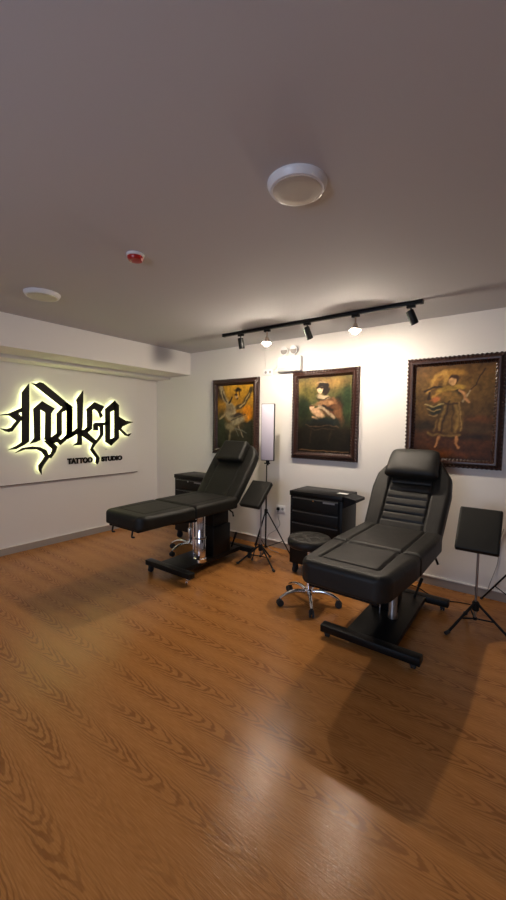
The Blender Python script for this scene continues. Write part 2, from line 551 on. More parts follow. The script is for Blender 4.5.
# ------------------------------------------------------------------ rolling tool cabinets
def tool_cabinet(loc, label):
    t = thing('tool_cabinet', label, 'tool cabinet', loc, 0, 'rolling tool cabinets')
    w_, d_ = .56, .36
    mb = MB()
    mb.box((0, .012, .105), (w_, d_, .80), .004)
    for x in (.008, w_ - .03): mb.box((x, .004, .11), (x + .022, .02, .795), .002)
    mb.build('body', M_black, t)
    mb = MB().box((-.004, -.004, .80), (w_ + .004, d_ + .004, .85), .006)
    mb.box((.02, .02, .846), (w_ - .02, d_ - .02, .853), .002)
    lid = mb.build('lid', M_black, t)
    for z0, z1 in ((.665, .795), (.545, .660), (.430, .540), (.115, .425)):
        d = MB().box((.034, -.004, z0), (w_ - .034, .014, z1), .003).build('drawer', M_blackm, t)
        MB().box((.036, -.014, z1 - .016), (w_ - .036, -.003, z1 - .006), .003).build('handle', M_handle, d)
    l = MB().tube([(.27, -.006, .775), (.27, -.016, .775)], .009, 14).build('lock', M_chrome, t)
    MB().box((.37, -.008, .762), (.49, -.003, .778), .001).build('name_plate', M_grey, t)
    # folded-out tray on the right side
    mb = MB().prism([(w_ + .004, .845), (w_ + .12, .825), (w_ + .12, .80), (w_ + .004, .735)], 1, .03, .26)
    mb.build('side_tray', M_black, t, 0)
    for x in (.05, w_ - .05):
        for y in (.05, d_ - .05):
            m2 = MB().tube([(x - .014, y, .042), (x + .014, y, .042)], .042, 20)
            m2.box((x - .022, y - .02, .045), (x - .017, y + .02, .107)); m2.box((x + .017, y - .02, .045), (x + .022, y + .02, .107))
            m2.box((x - .03, y - .03, .10), (x + .03, y + .03, .107))
            m2.tube([(x - .024, y, .042), (x + .024, y, .042)], .008, 8)
            m2.build('caster', M_rubber, t)
    return t

tool_cabinet((-3.77, 3.36, 0), 'black tool cabinet mostly hidden behind the table in front of the leftmost painting')
tool_cabinet((-1.955, 3.28, 0), 'black tool cabinet with drawers and a paper slip on top, below the middle painting')
o = MB().box((-1.50, 3.40, .8532), (-1.40, 3.46, .8545)).build('paper_slip', M_paper, smooth=0)
tag(o, 'small white paper slip lying on top of the black tool cabinet', 'paper')

# ------------------------------------------------------------------ stools
def stool(loc, rot, label):
    t = thing('rolling_stool', label, 'stool', loc, rot, 'rolling stools')
    zs = .495
    # round seat with stitched segments
    mb = MB()
    nr, na, Rr, T = 22, 72, .185, .075
    vs_, fs = [], []
    prof = [(Rr * k / 14, None) for k in range(15)]
    for k in range(15):
        r = Rr * k / 14
        q = max(0, (r - (Rr - .03)) / .03)
        z0 = zs + T - .03 * (1 - math.sqrt(max(0, 1 - q * q)))
        for j in range(na):
            a = 2 * PI * j / na
            x, y = r * math.cos(a), r * math.sin(a)
            g = max(gline(abs(x), .055, .007, .011), gline(abs(y), .055, .007, .011)) if r < Rr - .03 else 0
            if abs(r - (Rr - .03)) < .004: g = .004
            vs_.append((x, y, z0 - g + .006 * (1 - (r / Rr) ** 2)))
    for k in range(14):
        for j in range(na):
            j2 = (j + 1) % na
            fs.append((k * na + j, k * na + j2, (k + 1) * na + j2, (k + 1) * na + j))
    b0 = len(vs_)
    for j in range(na):
        a = 2 * PI * j / na
        vs_.append((Rr * math.cos(a), Rr * math.sin(a), zs + .015))
    for j in range(na):
        a = 2 * PI * j / na
        vs_.append(((Rr - .012) * math.cos(a), (Rr - .012) * math.sin(a), zs))
    for k0 in (14 * na, b0):
        for j in range(na):
            j2 = (j + 1) % na
            n0 = b0 if k0 == 14 * na else b0 + na
            fs.append((k0 + j, k0 + j2, n0 + j2, n0 + j))
    fs.append(tuple(b0 + na + j for j in range(na)))
    mb.add(vs_, fs).build('seat', M_leather2, t, 60)
    MB().lathe([(.08, zs - .012), (.09, zs)], (0, 0, 0), 20).build('seat_plate', M_black, t)
    MB().lathe([(.026, .09), (.026, .27), (.022, .28), (.016, .285), (.016, zs - .01)], (0, 0, 0), 20).build('gas_column', M_chrome, t)
    MB().lathe([(.034, .068), (.040, .078), (.040, .112), (.030, .125)], (0, 0, 0), 24).build('hub', M_chrome, t)
    for k in range(5):
        a = 2 * PI * k / 5
        ca, sa = math.cos(a), math.sin(a)
        path = smooth_path([(ca * .03, sa * .03, .098), (ca * .11, sa * .11, .112), (ca * .19, sa * .19, .098), (ca * .255, sa * .255, .064)], 6)
        n = len(path)
        leg = MB().tube(path, [.019 - .006 * i / n for i in range(n)], 12).build('leg', M_chrome, t)
        x, y = ca * .255, sa * .255
        m2 = MB()
        tx, ty = -sa, ca
        for o_ in (-.012, .012):
            m2.tube([(x + tx * (o_ - .007), y + ty * (o_ - .007), .028), (x + tx * (o_ + .007), y + ty * (o_ + .007), .028)], .028, 16)
        m2.tube([(x, y, .03), (x, y, .066)], .010, 8)
        m2.tube([(x - tx * .018, y - ty * .018, .03), (x + tx * .018, y + ty * .018, .03)], .008, 8)
        m2.build('caster', M_rubber, leg)
    return t

stool((-1.475, 2.81, 0), math.radians(232), 'round stool with chrome star base, beside the table with the thick pillow')
stool((-3.21, 3.105, 0), math.radians(264), 'stool with arched chrome legs tucked under the leftmost treatment table')

# ------------------------------------------------------------------ arm rests on tripods
def arm_rest(loc, pad_x, pad_w, tilt, label, angs, rr=.25):
    t = thing('arm_rest', label, 'arm rest', loc, 0, 'padded arm rests on tripods')
    hz = .20
    Lp = .34
    zc = .745
    pad = grid_pad(Lp, lambda v: pad_w / 2, .05, .012, .012, .012, lambda x, v: 0, 24, 24, .008)
    yc, cz = -math.cos(tilt) * Lp / 2, zc - math.sin(tilt) * Lp / 2
    pad.build('arm_pad', M_leather, t, 50, loc=(pad_x, yc, cz), rot=(tilt, 0, 0))
    p = MB().box((pad_x - .06, Lp / 2 - .06, -.012), (pad_x + .06, Lp / 2 + .06, 0), .003)
    p.build('pad_bracket', M_black, t, loc=(0, yc, cz), rot=(tilt, 0, 0))
    k = MB().tube([(0, 0, .66), (0, 0, .735)], .014, 14).tube([(-.025, 0, .725), (.045, 0, .725)], .010, 10)
    k.build('tilt_joint', M_blackm, t)
    MB().tube([(0, 0, .10), (0, 0, .67)], .0085, 14).build('pole', M_chromed, t)
    MB().lathe([(.020, .155), (.024, .16), (.024, .215), (.016, .225)], (0, 0, 0), 18).build('hub', M_blackm, t)
    m3 = MB().lathe([(.014, .085), (.014, .105)], (0, 0, 0), 14)
    for a in angs:
        a = math.radians(a); ca, sa = math.cos(a), math.sin(a)
        leg = MB().tube([(ca * .018, sa * .018, .205), (ca * rr * .95, sa * rr * .95, .016)], .009, 10)
        lg = leg.build('leg', M_blackm, t)
        MB().tube([(ca * rr * .90, sa * rr * .90, .022), (ca * rr * 1.03, sa * rr * 1.03, .013)], .013, 10).build('rubber_foot', M_rubber, lg)
        m3.tube([(ca * .012, sa * .012, .095), (ca * rr * .52, sa * rr * .52, .112)], .006, 8)
    m3.build('spreader', M_blackm, t)
    return t

arm_rest((-2.305, 3.27, 0), -.055, .255, math.radians(43), 'tilted black arm rest on a tripod, leaning behind the leftmost treatment table', (217, 340, 98))
arm_rest((-.283, 3.17, 0), -.002, .275, math.radians(52), 'square black arm rest on a chrome pole, right of the table with the thick pillow', (231, 351, 111))

# ------------------------------------------------------------------ light stands
def tripod_stand(t, angs, top, collar=.49, rr=.3):
    MB().tube([(0, 0, .07), (0, 0, collar + .35)], .0095, 12).tube([(0, 0, collar + .33), (0, 0, top)], .007, 12).build('pole', M_blackm, t)
    MB().lathe([(.015, collar - .015), (.020, collar - .01), (.020, collar + .03), (.013, collar + .04)], (0, 0, 0), 16).tube([(0, 0, collar + .01), (.035, -.02, collar + .01)], .006, 8).build('collar', M_blackm, t)
    MB().lathe([(.015, collar + .32), (.015, collar + .36)], (0, 0, 0), 14).build('clamp', M_blackm, t)
    br = MB().lathe([(.013, .07), (.013, .095)], (0, 0, 0), 12)
    for a in angs:
        a = math.radians(a); ca, sa = math.cos(a), math.sin(a)
        lg = MB().tube([(ca * .02, sa * .02, collar), (ca * rr, sa * rr, .012)], .007, 10).build('leg', M_blackm, t)
        MB().tube([(ca * rr * .97, sa * rr * .97, .024), (ca * rr * 1.01, sa * rr * 1.01, .011)], .010, 10).build('rubber_foot', M_rubber, lg)
        br.tube([(ca * .012, sa * .012, .082), (ca * rr * .68, sa * rr * .68, .165)], .0045, 8)
    br.build('brace', M_blackm, t)

t = thing('studio_light', 'tall narrow pale lavender light panel on a thin black tripod, beside the leftmost painting', 'studio light', (-2.465, 3.60, 0))
tripod_stand(t, (20, 150, 275), 1.044)
lp = MB().box((-.079, -.012, .0), (.079, .022, .655), .006).build('light_panel', M_blackm, t, loc=(.01, 0, 1.095), rot=(0, 0, math.radians(18)))
MB().box((-.073, -.020, .008), (.073, -.010, .647), .004).build('diffuser', M_soft, lp)
MB().box((-.02, .0, -.03), (.02, .018, .002), .003).tube([(0, .005, -.055), (0, .005, -.02)], .013, 12).tube([(-.04, .005, -.032), (.03, .005, -.032)], .007, 8).build('mount', M_blackm, lp)

t = thing('tripod_stand', 'black tripod stand cut off by the right edge, beside the square arm rest', 'tripod stand', (.02, 3.62, 0), 0)
tripod_stand(t, (152, 272, 32), .95, .50, .36)

# ------------------------------------------------------------------ paintings
rng = random.Random(4)
def lerp(a, b_, t): return a + (b_ - a) * t
def seg_d(px_, py_, ax, ay, bx, by):
    dx, dy = bx - ax, by - ay
    tt = np.clip(((px_ - ax) * dx + (py_ - ay) * dy) / (dx * dx + dy * dy + 1e-9), 0, 1)
    return np.hypot(px_ - (ax + tt * dx), py_ - (ay + tt * dy))

def picture_colors(shapes, bg, U_, V_):
    """shapes in picture units: u 0..0.72 across, v 0..1 up"""
    rs = np.random.RandomState(int(shapes[0][1] * 1000) + len(shapes))
    def vnoise(fx, fy):
        g = rs.rand(int(fy) + 3, int(fx) + 3) * 2 - 1
        x = U_ / .72 * fx; y = np.clip(V_, 0, 1) * fy
        i, j = x.astype(int), y.astype(int)
        a, c = x - i, y - j
        a, c = a * a * (3 - 2 * a), c * c * (3 - 2 * c)
        return (g[j, i] * (1 - a) + g[j, i + 1] * a) * (1 - c) + (g[j + 1, i] * (1 - a) + g[j + 1, i + 1] * a) * c
    n1 = .6 * vnoise(7, 9) + .4 * vnoise(16, 20)
    n2 = .6 * vnoise(30, 40) + .4 * vnoise(60, 80)
    u = U_ + .012 * vnoise(12, 14) + .005 * vnoise(34, 44)
    v = V_ + .012 * vnoise(12, 14) + .005 * vnoise(34, 44)
    col = np.zeros(U_.shape + (3,))
    for i in range(len(bg) - 1):
        v0, c0 = bg[i]; v1, c1 = bg[i + 1]
        m = (v >= v0) & (v <= v1 + 1e-6)
        t_ = ((v - v0) / (v1 - v0))[..., None]
        col = np.where(m[..., None], np.array(c0) * (1 - t_) + np.array(c1) * t_, col)
    col[v < bg[0][0]] = bg[0][1]; col[v > bg[-1][0]] = bg[-1][1]
    for sh in shapes:
        kind, c, soft = sh[0], np.array(sh[-2]), sh[-1]
        if kind == 'e':
            cx, cy, rx, ry, rot = sh[1:6]
            cr, sr = math.cos(rot), math.sin(rot)
            x = (u - cx) * cr + (v - cy) * sr; y = -(u - cx) * sr + (v - cy) * cr
            d = (np.hypot(x / rx, y / ry) - 1) * min(rx, ry)
        else:
            pts, r = sh[1], sh[2]
            d = np.full(u.shape, 9.0)
            for (a, b_) in zip(pts, pts[1:]):
                d = np.minimum(d, seg_d(u, v, *a, *b_))
            d = d - r
        k = np.clip(.5 - d / max(soft, 1e-3), 0, 1)[..., None]
        col = col * (1 - k) + c * k
    col *= (1 + .35 * n1 + .30 * n2)[..., None]
    return np.clip(.34 * np.power(np.clip(col, 0, 1) / .34, 1.35) * .68, .002, 1)

def canvas_material():
    m, nt, b = new_mat('oil_painted_canvas')
    at = nt.nodes.new('ShaderNodeVertexColor'); at.layer_name = 'paint'
    nt.links.new(at.outputs[0], b.inputs['Base Color'])
    b.inputs['Roughness'].default_value = .5
    b.inputs['Specular IOR Level'].default_value = .25
    tc = nt.nodes.new('ShaderNodeTexCoord'); nz = nt.nodes.new('ShaderNodeTexNoise'); nz.inputs['Scale'].default_value = 90
    bp = nt.nodes.new('ShaderNodeBump'); bp.inputs['Strength'].default_value = .3; bp.inputs['Distance'].default_value = .002
    nt.links.new(tc.outputs['Object'], nz.inputs['Vector']); nt.links.new(nz.outputs['Fac'], bp.inputs['Height']); nt.links.new(bp.outputs['Normal'], b.inputs['Normal'])
    return m
M_canvas = canvas_material()

def painting(x0, x1, z0, z1, fw, shapes, bg, label, dep=.05):
    y0 = YB
    t = thing('painting', label, 'painting', ((x0 + x1) / 2, y0, z0), 0, 'framed oil paintings')
    w_, h = x1 - x0, z1 - z0
    # frame: four mitred sides with a stepped profile and carved notches
    prof = [(0, 0), (0, dep * .62), (.012, dep * .78), (.03, dep * .66), (.048, dep), (.062, dep * .98), (.074, dep * .7), (fw, dep * .55), (fw, .012)]
    prof = [(a * (fw / .09) if a not in (0, fw) else a, b_) for a, b_ in prof]
    mb = MB()
    corners = [(-w_ / 2, 0), (w_ / 2, 0), (w_ / 2, h), (-w_ / 2, h)]
    for s in range(4):
        ax, az = corners[s]; bx, bz = corners[(s + 1) % 4]
        Ls = math.hypot(bx - ax, bz - az)
        tx, tz = (bx - ax) / Ls, (bz - az) / Ls
        nx_, nz_ = -tz, tx                      # inward
        n = int(Ls / .006)
        vs_, fs = [], []
        for i in range(n + 1):
            for k, (a, b_) in enumerate(prof):
                L0, L1 = a, Ls - a
                q = L0 + (L1 - L0) * i / n
                notch = 0
                if k in (1, 2): notch = .010 * (1 if (i // 3) % 2 else 0)
                if k in (6, 7): notch = .014 * (1 if (i // 3) % 2 else 0)
                vs_.append((ax + tx * q + nx_ * (a + (notch * .6 if k in (1,) else 0)), -(b_ - notch), az + tz * q + nz_ * (a + (notch * .6 if k in (1,) else 0))))
        m = len(prof)
        for i in range(n):
            for k in range(m - 1):
                fs.append((i * m + k, i * m + k + 1, (i + 1) * m + k + 1, (i + 1) * m + k))
        mb.add(vs_, fs)
    mb.box((-w_ / 2 + .01, -.012, .01), (w_ / 2 - .01, -.001, h - .01))
    mb.build('frame', M_frame, t, 30)
    # canvas
    iw, ih = w_ - 2 * fw + .01, h - 2 * fw + .01
    nx, nz = 110, 150
    uu, vv = np.meshgrid(np.linspace(0, .72, nx), np.linspace(0, 1, nz))
    col = picture_colors(shapes, bg, uu, vv)
    me = bpy.data.meshes.new('canvas')
    vs_ = [(-iw / 2 + iw * i / (nx - 1), -.018, fw - .005 + ih * j / (nz - 1)) for j in range(nz) for i in range(nx)]
    n = len(vs_)
    fs = [(j * nx + i, j * nx + i + 1, (j + 1) * nx + i + 1, (j + 1) * nx + i) for j in range(nz - 1) for i in range(nx - 1)]
    # thickness: back rim
    rim = [(-iw / 2, -.013, fw - .005), (iw / 2, -.013, fw - .005), (iw / 2, -.013, fw - .005 + ih), (-iw / 2, -.013, fw - .005 + ih)]
    fs.append((n + 3, n + 2, n + 1, n))
    me.from_pydata(vs_ + rim, [], fs)
    ca = me.color_attributes.new('paint', 'FLOAT_COLOR', 'POINT')
    flat = np.ones((n + 4, 4), dtype=np.float32)
    flat[:n, :3] = col.reshape(-1, 3); flat[n:, :3] = .1
    ca.data.foreach_set('color', flat.ravel())
    me.materials.append(M_canvas)
    o = bpy.data.objects.new('canvas', me); C.objects.link(o); o.parent = t
    return t

GOLD, OCH, DK = (.62, .33, .03), (.30, .19, .05), (.02, .016, .012)
bg1 = [(0, (.05, .05, .03)), (.22, (.07, .065, .035)), (.40, (.16, .11, .045)), (.55, (.40, .22, .04)), (1, (.68, .42, .06))]
sh1 = [
 ('e', .08, .28, .12, .32, 0, (.06, .07, .035), .1),
 ('e', .62, .25, .14, .28, 0, (.05, .05, .03), .1),
 ('e', .06, .90, .08, .14, .3, (.13, .09, .06), .06),
 ('e', .60, .56, .10, .12, 0, (.66, .30, .02), .06),
 ('l', [(.06, .97), (.14, .82), (.22, .70), (.34, .62)], .038, (.50, .42, .28), .03),
 ('l', [(.10, .90), (.19, .74)], .012, (.10, .07, .04), .02),
 ('l', [(.68, .92), (.60, .80), (.52, .69), (.40, .64)], .036, (.10, .075, .04), .03),
 ('l', [(.64, .86), (.54, .72), (.44, .65)], .010, (.46, .38, .22), .015),
 ('e', .41, .92, .07, .032, 0, (.03, .02, .015), .02),
 ('l', [(.38, .89), (.40, .77)], .012, (.05, .03, .02), .012),
 ('l', [(.45, .89), (.46, .80)], .008, (.05, .03, .02), .012),
 ('l', [(.29, .80), (.24, .72)], .016, (.05, .04, .03), .015),
 ('e', .39, .815, .028, .032, 0, (.58, .42, .26), .012),
 ('e', .38, .84, .034, .018, 0, (.10, .05, .03), .012),
 ('e', .26, .62, .09, .075, -.3, (.30, .24, .15), .04),
 ('e', .28, .51, .14, .07, -.4, (.40, .34, .22), .04),
 ('e', .42, .53, .11, .03, .2, (.08, .06, .045), .025),
 ('e', .36, .57, .03, .02, .2, (.50, .42, .28), .015),
 ('e', .40, .43, .17, .055, .40, (.44, .38, .25), .04),
 ('l', [(.28, .44), (.46, .50), (.56, .54)], .008, (.12, .10, .06), .015),
 ('e', .26, .34, .10, .055, -.2, (.30, .25, .15), .04),
 ('l', [(.14, .53), (.05, .46)], .016, (.42, .33, .2), .02),
 ('l', [(.27, .29), (.24, .08)], .016, (.34, .28, .17), .025),
 ('l', [(.42, .35), (.52, .19)], .008, (.32, .27, .2), .015),
 ('l', [(.44, .21), (.36, .32), (.60, .25)], .006, (.22, .22, .18), .012),
]
bg2 = [(0, (.022, .018, .013)), (.3, (.035, .026, .014)), (.5, (.08, .085, .04)), (.75, (.15, .15, .06)), (.9, (.30, .22, .08)), (1, (.20, .17, .08))]
sh2 = [
 ('e', .08, .60, .10, .14, 0, (.035, .05, .025), .08),
 ('e', .66, .70, .09, .24, 0, (.05, .08, .035), .1),
 ('e', .16, .84, .10, .12, 0, (.18, .16, .05), .1),
 ('e', .40, .93, .20, .06, 0, (.38, .25, .09), .1),
 ('e', .56, .62, .06, .12, 0, (.035, .04, .02), .04),
 ('e', .345, .87, .070, .075, .2, (.04, .022, .014), .02),
 ('e', .40, .80, .030, .06, -.4, (.05, .028, .018), .02),
 ('l', [(.26, .92), (.33, .955), (.41, .91)], .008, (.42, .28, .14), .012),
 ('l', [(.30, .94), (.36, .935)], .006, (.55, .42, .25), .008),
 ('e', .45, .61, .15, .115, -.3, (.17, .085, .045), .04),
 ('e', .35, .735, .085, .030, -.2, (.62, .50, .34), .02),
 ('l', [(.27, .715), (.34, .70), (.43, .72)], .006, (.10, .06, .04), .01),
 ('e', .305, .825, .036, .048, -.25, (.80, .62, .42), .012),
 ('l', [(.285, .835), (.297, .835)], .003, (.12, .06, .04), .006),
 ('l', [(.315, .84), (.327, .84)], .003, (.12, .06, .04), .006),
 ('l', [(.30, .803), (.312, .803)], .003, (.50, .15, .10), .006),
 ('l', [(.265, .85), (.30, .872), (.345, .85), (.352, .80)], .010, (.05, .025, .016), .01),
 ('e', .38, .655, .13, .035, .1, (.46, .28, .15), .025),
 ('l', [(.48, .72), (.54, .62), (.52, .52)], .016, (.30, .17, .09), .02),
 ('e', .20, .60, .036, .036, 0, (.72, .52, .34), .012),
 ('e', .195, .62, .034, .014, 0, (.12, .06, .03), .01),
 ('e', .27, .53, .10, .045, -.5, (.55, .38, .24), .025),
 ('l', [(.24, .575), (.32, .59)], .012, (.62, .44, .28), .012),
 ('l', [(.30, .61), (.40, .56), (.50, .47)], .018, (.52, .42, .29), .018),
 ('l', [(.36, .62), (.48, .57)], .018, (.045, .03, .02), .018),
 ('l', [(.20, .48), (.28, .45)], .012, (.58, .40, .25), .015),
 ('e', .56, .52, .045, .13, .35, (.24, .13, .065), .03),
 ('e', .34, .40, .25, .06, .05, (.022, .034, .034), .05),
 ('e', .32, .22, .26, .18, 0, (.026, .022, .014), .08),
 ('l', [(.12, .37), (.22, .345), (.30, .35), (.44, .37), (.56, .34)], .005, (.16, .11, .07), .012),
 ('l', [(.16, .33), (.24, .31), (.36, .33), (.50, .31)], .004, (.10, .07, .045), .012),
 ('l', [(.20, .30), (.18, .14)], .006, (.07, .045, .025), .02),
 ('l', [(.46, .30), (.44, .14)], .006, (.06, .045, .025), .02),
 ('l', [(.03, .03), (.68, .03)], .005, (.26, .17, .09), .008),
]
bg3 = [(0, (.07, .030, .012)), (.2, (.14, .058, .018)), (.35, (.095, .055, .022)), (.5, (.14, .085, .028)), (.8, (.23, .14, .042)), (1, (.18, .10, .032))]
sh3 = [
 ('e', .10, .35, .09, .05, 0, (.04, .028, .012), .05),
 ('e', .60, .42, .12, .03, 0, (.19, .085, .028), .05),
 ('e', .56, .24, .16, .030, 0, (.045, .030, .014), .05),
 ('e', .56, .31, .14, .02, 0, (.13, .085, .035), .04),
 ('e', .355, .91, .10, .040, 0, (.40, .24, .06), .03),
 ('l', [(.12, .72), (.15, .80), (.20, .88), (.27, .93), (.30, .86), (.27, .78)], .020, (.46, .29, .09), .02),
 ('l', [(.17, .76), (.21, .84), (.26, .87)], .018, (.36, .21, .06), .02),
 ('l', [(.09, .73), (.15, .76), (.22, .77), (.27, .75)], .012, (.06, .035, .016), .015),
 ('l', [(.14, .71), (.14, .64), (.19, .68)], .012, (.07, .04, .02), .012),
 ('e', .365, .85, .046, .050, .1, (.09, .045, .022), .015),
 ('e', .352, .828, .033, .038, .1, (.62, .40, .20), .010),
 ('l', [(.23, .72), (.30, .755), (.38, .76), (.44, .75)], .026, (.42, .28, .07), .02),
 ('l', [(.22, .70), (.17, .66), (.22, .63)], .014, (.36, .22, .06), .015),
 ('e', .40, .705, .055, .030, 0, (.030, .028, .016), .018),
 ('e', .30, .70, .035, .022, 0, (.28, .17, .05), .015),
 ('e', .195, .635, .040, .026, .2, (.36, .15, .06), .02),
 ('e', .21, .52, .075, .055, 0, (.040, .042, .026), .025),
 ('l', [(.11, .58), (.17, .565), (.24, .57), (.30, .60)], .007, (.42, .34, .16), .010),
 ('l', [(.13, .53), (.18, .51), (.25, .52)], .006, (.32, .24, .11), .010),
 ('l', [(.14, .47), (.22, .46)], .006, (.28, .20, .09), .010),
 ('e', .36, .62, .065, .10, 0, (.25, .155, .045), .025),
 ('e', .36, .43, .11, .18, -.05, (.17, .105, .035), .035),
 ('l', [(.33, .62), (.30, .45), (.27, .28)], .008, (.06, .035, .016), .015),
 ('l', [(.37, .60), (.37, .30)], .006, (.08, .05, .02), .015),
 ('l', [(.30, .58), (.26, .40), (.25, .30)], .010, (.30, .20, .07), .02),
 ('l', [(.39, .58), (.41, .42), (.40, .30)], .010, (.28, .19, .065), .02),
 ('l', [(.29, .60), (.36, .585), (.43, .60)], .008, (.08, .045, .02), .012),
 ('l', [(.22, .40), (.20, .30)], .012, (.20, .13, .05), .02),
 ('l', [(.41, .60), (.45, .30)], .006, (.34, .23, .09), .012),
 ('l', [(.14, .27), (.20, .25), (.30, .25), (.44, .26)], .012, (.26, .17, .06), .015),
 ('l', [(.45, .62), (.56, .80), (.63, .94)], .006, (.08, .045, .02), .008),
 ('l', [(.45, .61), (.51, .71)], .009, (.40, .31, .18), .012),
 ('l', [(.50, .60), (.46, .69), (.42, .72)], .012, (.50, .29, .14), .012),
 ('l', [(.25, .23), (.24, .17), (.21, .12)], .010, (.50, .27, .12), .012),
 ('l', [(.41, .24), (.41, .17), (.44, .13)], .010, (.50, .27, .12), .012),
 ('e', .34, .06, .26, .03, 0, (.19, .075, .025), .04),
]
painting(-3.535, -2.768, 1.112, 2.104, .085, sh1, bg1, 'golden painting of a winged figure in a dark red-brown frame, leftmost of the three', .05)
painting(-2.283, -1.480, 1.122, 2.124, .082, sh2, bg2, 'dark painting of a seated woman holding a child, middle of the three')
painting(-1.003, -.205, 1.140, 2.148, .080, sh3, bg3, 'brown painting of a winged figure carrying a long gun, rightmost of the three')

# ------------------------------------------------------------------ sign on the left wall
LETTERS = [
     [(1.973,1.937),(1.97,1.679),(1.956,1.284),(1.914,1.251),(1.823,1.205),(1.748,1.197),(1.827,1.234),(1.886,1.274),(1.9,1.837)] ,
     [(2.01,1.952),(2.053,1.945),(2.092,1.969),(2.131,1.962),(2.475,1.701),(2.467,1.656),(2.34,1.702),(2.061,1.915)] ,
     [(1.672,1.579),(1.759,1.593),(1.896,1.664),(1.895,1.629),(1.851,1.599),(1.893,1.559),(1.89,1.534),(1.853,1.491),(1.786,1.403),(1.753,1.395),(1.724,1.402),(1.675,1.431),(1.737,1.423),(1.778,1.438),(1.837,1.519),(1.805,1.545),(1.766,1.577)] ,
     [(2.019,1.659),(2.115,1.75),(2.252,1.673),(2.212,1.614),(2.202,1.309),(2.167,1.281),(2.13,1.307),(2.141,1.328),(2.151,1.623),(2.088,1.662),(2.08,1.298),(2.03,1.275),(1.973,1.259),(2.021,1.321)] ,
     [(2.13,1.284),(2.207,1.291),(2.276,1.208),(2.251,1.142),(2.202,1.077),(2.177,1.085),(2.115,1.003),(2.088,0.952),(2.087,0.894),(2.061,0.945),(2.059,0.998),(2.099,1.048),(2.134,1.102),(2.101,1.157),(2.044,1.191),(1.915,1.196),(1.816,1.159),(1.885,1.206),(1.996,1.222),(2.078,1.21),(2.148,1.172),(2.172,1.109),(2.203,1.125),(2.224,1.183),(2.176,1.231)] ,
     [(2.284,1.61),(2.358,1.695),(2.426,1.669),(2.339,1.629),(2.333,1.37),(2.284,1.34),(2.279,1.371)] ,
     [(2.358,1.695),(2.473,1.664),(2.467,1.359),(2.407,1.356),(2.413,1.654)] ,
     [(2.167,1.292),(2.279,1.371),(2.333,1.361),(2.291,1.316),(2.326,1.288),(2.401,1.356),(2.468,1.387),(2.508,1.374),(2.4,1.301),(2.318,1.234),(2.277,1.271),(2.211,1.241)] ,
     [(2.62,1.911),(2.615,1.771),(2.588,1.225),(2.482,1.221),(2.537,1.26),(2.544,1.734),(2.531,1.793)] ,
     [(2.384,1.766),(2.472,1.704),(2.466,1.382),(2.552,1.449),(2.547,1.374),(2.412,1.301),(2.375,1.315),(2.398,1.36),(2.405,1.69),(2.383,1.716)] ,
     [(2.662,1.679),(2.776,1.777),(2.912,1.725),(2.859,1.651),(2.893,1.601),(2.858,1.58),(2.829,1.65),(2.771,1.695),(2.739,1.674),(2.735,1.43),(2.667,1.38),(2.671,1.652)] ,
     [(2.567,1.411),(2.627,1.411),(2.668,1.449),(2.712,1.43),(2.667,1.38),(2.806,1.253),(2.747,1.235),(2.582,1.354)] ,
     [(2.755,1.483),(2.782,1.504),(2.905,1.51),(2.99,1.539),(2.989,1.495),(2.896,1.474),(2.894,1.354),(2.854,1.299),(2.778,1.222),(2.741,1.171),(2.783,1.11),(2.833,1.038),(2.823,0.988),(2.802,0.96),(2.781,0.981),(2.794,1.04),(2.745,1.102),(2.71,1.152),(2.738,1.22),(2.822,1.306),(2.855,1.355),(2.848,1.454),(2.818,1.47),(2.817,1.411),(2.76,1.411)] ,
     [(3.073,1.81),(3.083,1.692),(2.998,1.66),(2.993,1.292),(3.027,1.275),(3.012,1.202),(2.928,1.254),(2.934,1.698)] ,
     [(3.073,1.81),(3.137,1.756),(3.132,1.3),(3.012,1.202),(2.997,1.28),(3.066,1.311),(3.071,1.7),(3.056,1.729)] ,
     [(3.133,1.599),(3.235,1.544),(3.365,1.524),(3.271,1.498),(3.186,1.459),(3.169,1.43),(3.269,1.344),(3.334,1.362),(3.294,1.324),(3.232,1.338),(3.131,1.43)] ,
]
sg = thing('wall_sign', 'dark gothic lettered backlit studio sign on the left wall', 'sign', (XL + .04, 2.6, 1.45))
def rel(o):
    o.location = (-sg.location.x, -sg.location.y, -sg.location.z)
    return o
xa = XL + .04
def offset_poly(P_, d):
    """outline moved outwards by d (inwards when negative)"""
    n = len(P_)
    A = sum(P_[i][0] * P_[(i + 1) % n][1] - P_[(i + 1) % n][0] * P_[i][1] for i in range(n))
    sgn = 1 if A > 0 else -1
    out = []
    for i in range(n):
        a, p, c = Vector(P_[i - 1]), Vector(P_[i]), Vector(P_[(i + 1) % n])
        e0, e1 = (p - a).normalized(), (c - p).normalized()
        n0, n1 = Vector((e0.y, -e0.x)) * sgn, Vector((e1.y, -e1.x)) * sgn
        m = n0 + n1
        if m.length < 1e-4: m = n0
        m.normalize()
        k = d / max(.45, m.dot(n0))
        q = p + m * k
        out.append((q.x, q.y))
    return out
mb = MB()
for P_ in LETTERS: mb.prism(offset_poly(P_, .004), 0, xa + .030, xa + .045)
rel(mb.build('gothic_lettering', M_sign, sg, smooth=0))
mb = MB()
for P_ in LETTERS: mb.prism(offset_poly(P_, -.004), 0, xa + .024, xa + .0295)
rel(mb.build('back_light', M_halo, sg, smooth=0))
for y, z in ((1.95, 1.4), (2.25, 1.5), (2.47, 1.5), (2.70, 1.45), (3.0, 1.5), (3.3, 1.4), (2.2, 1.1), (2.95, 1.15)):
    rel(MB().tube([(xa, y, z), (xa + .03, y, z)], .004, 8).build('stand_off_pin', M_chromed, sg))

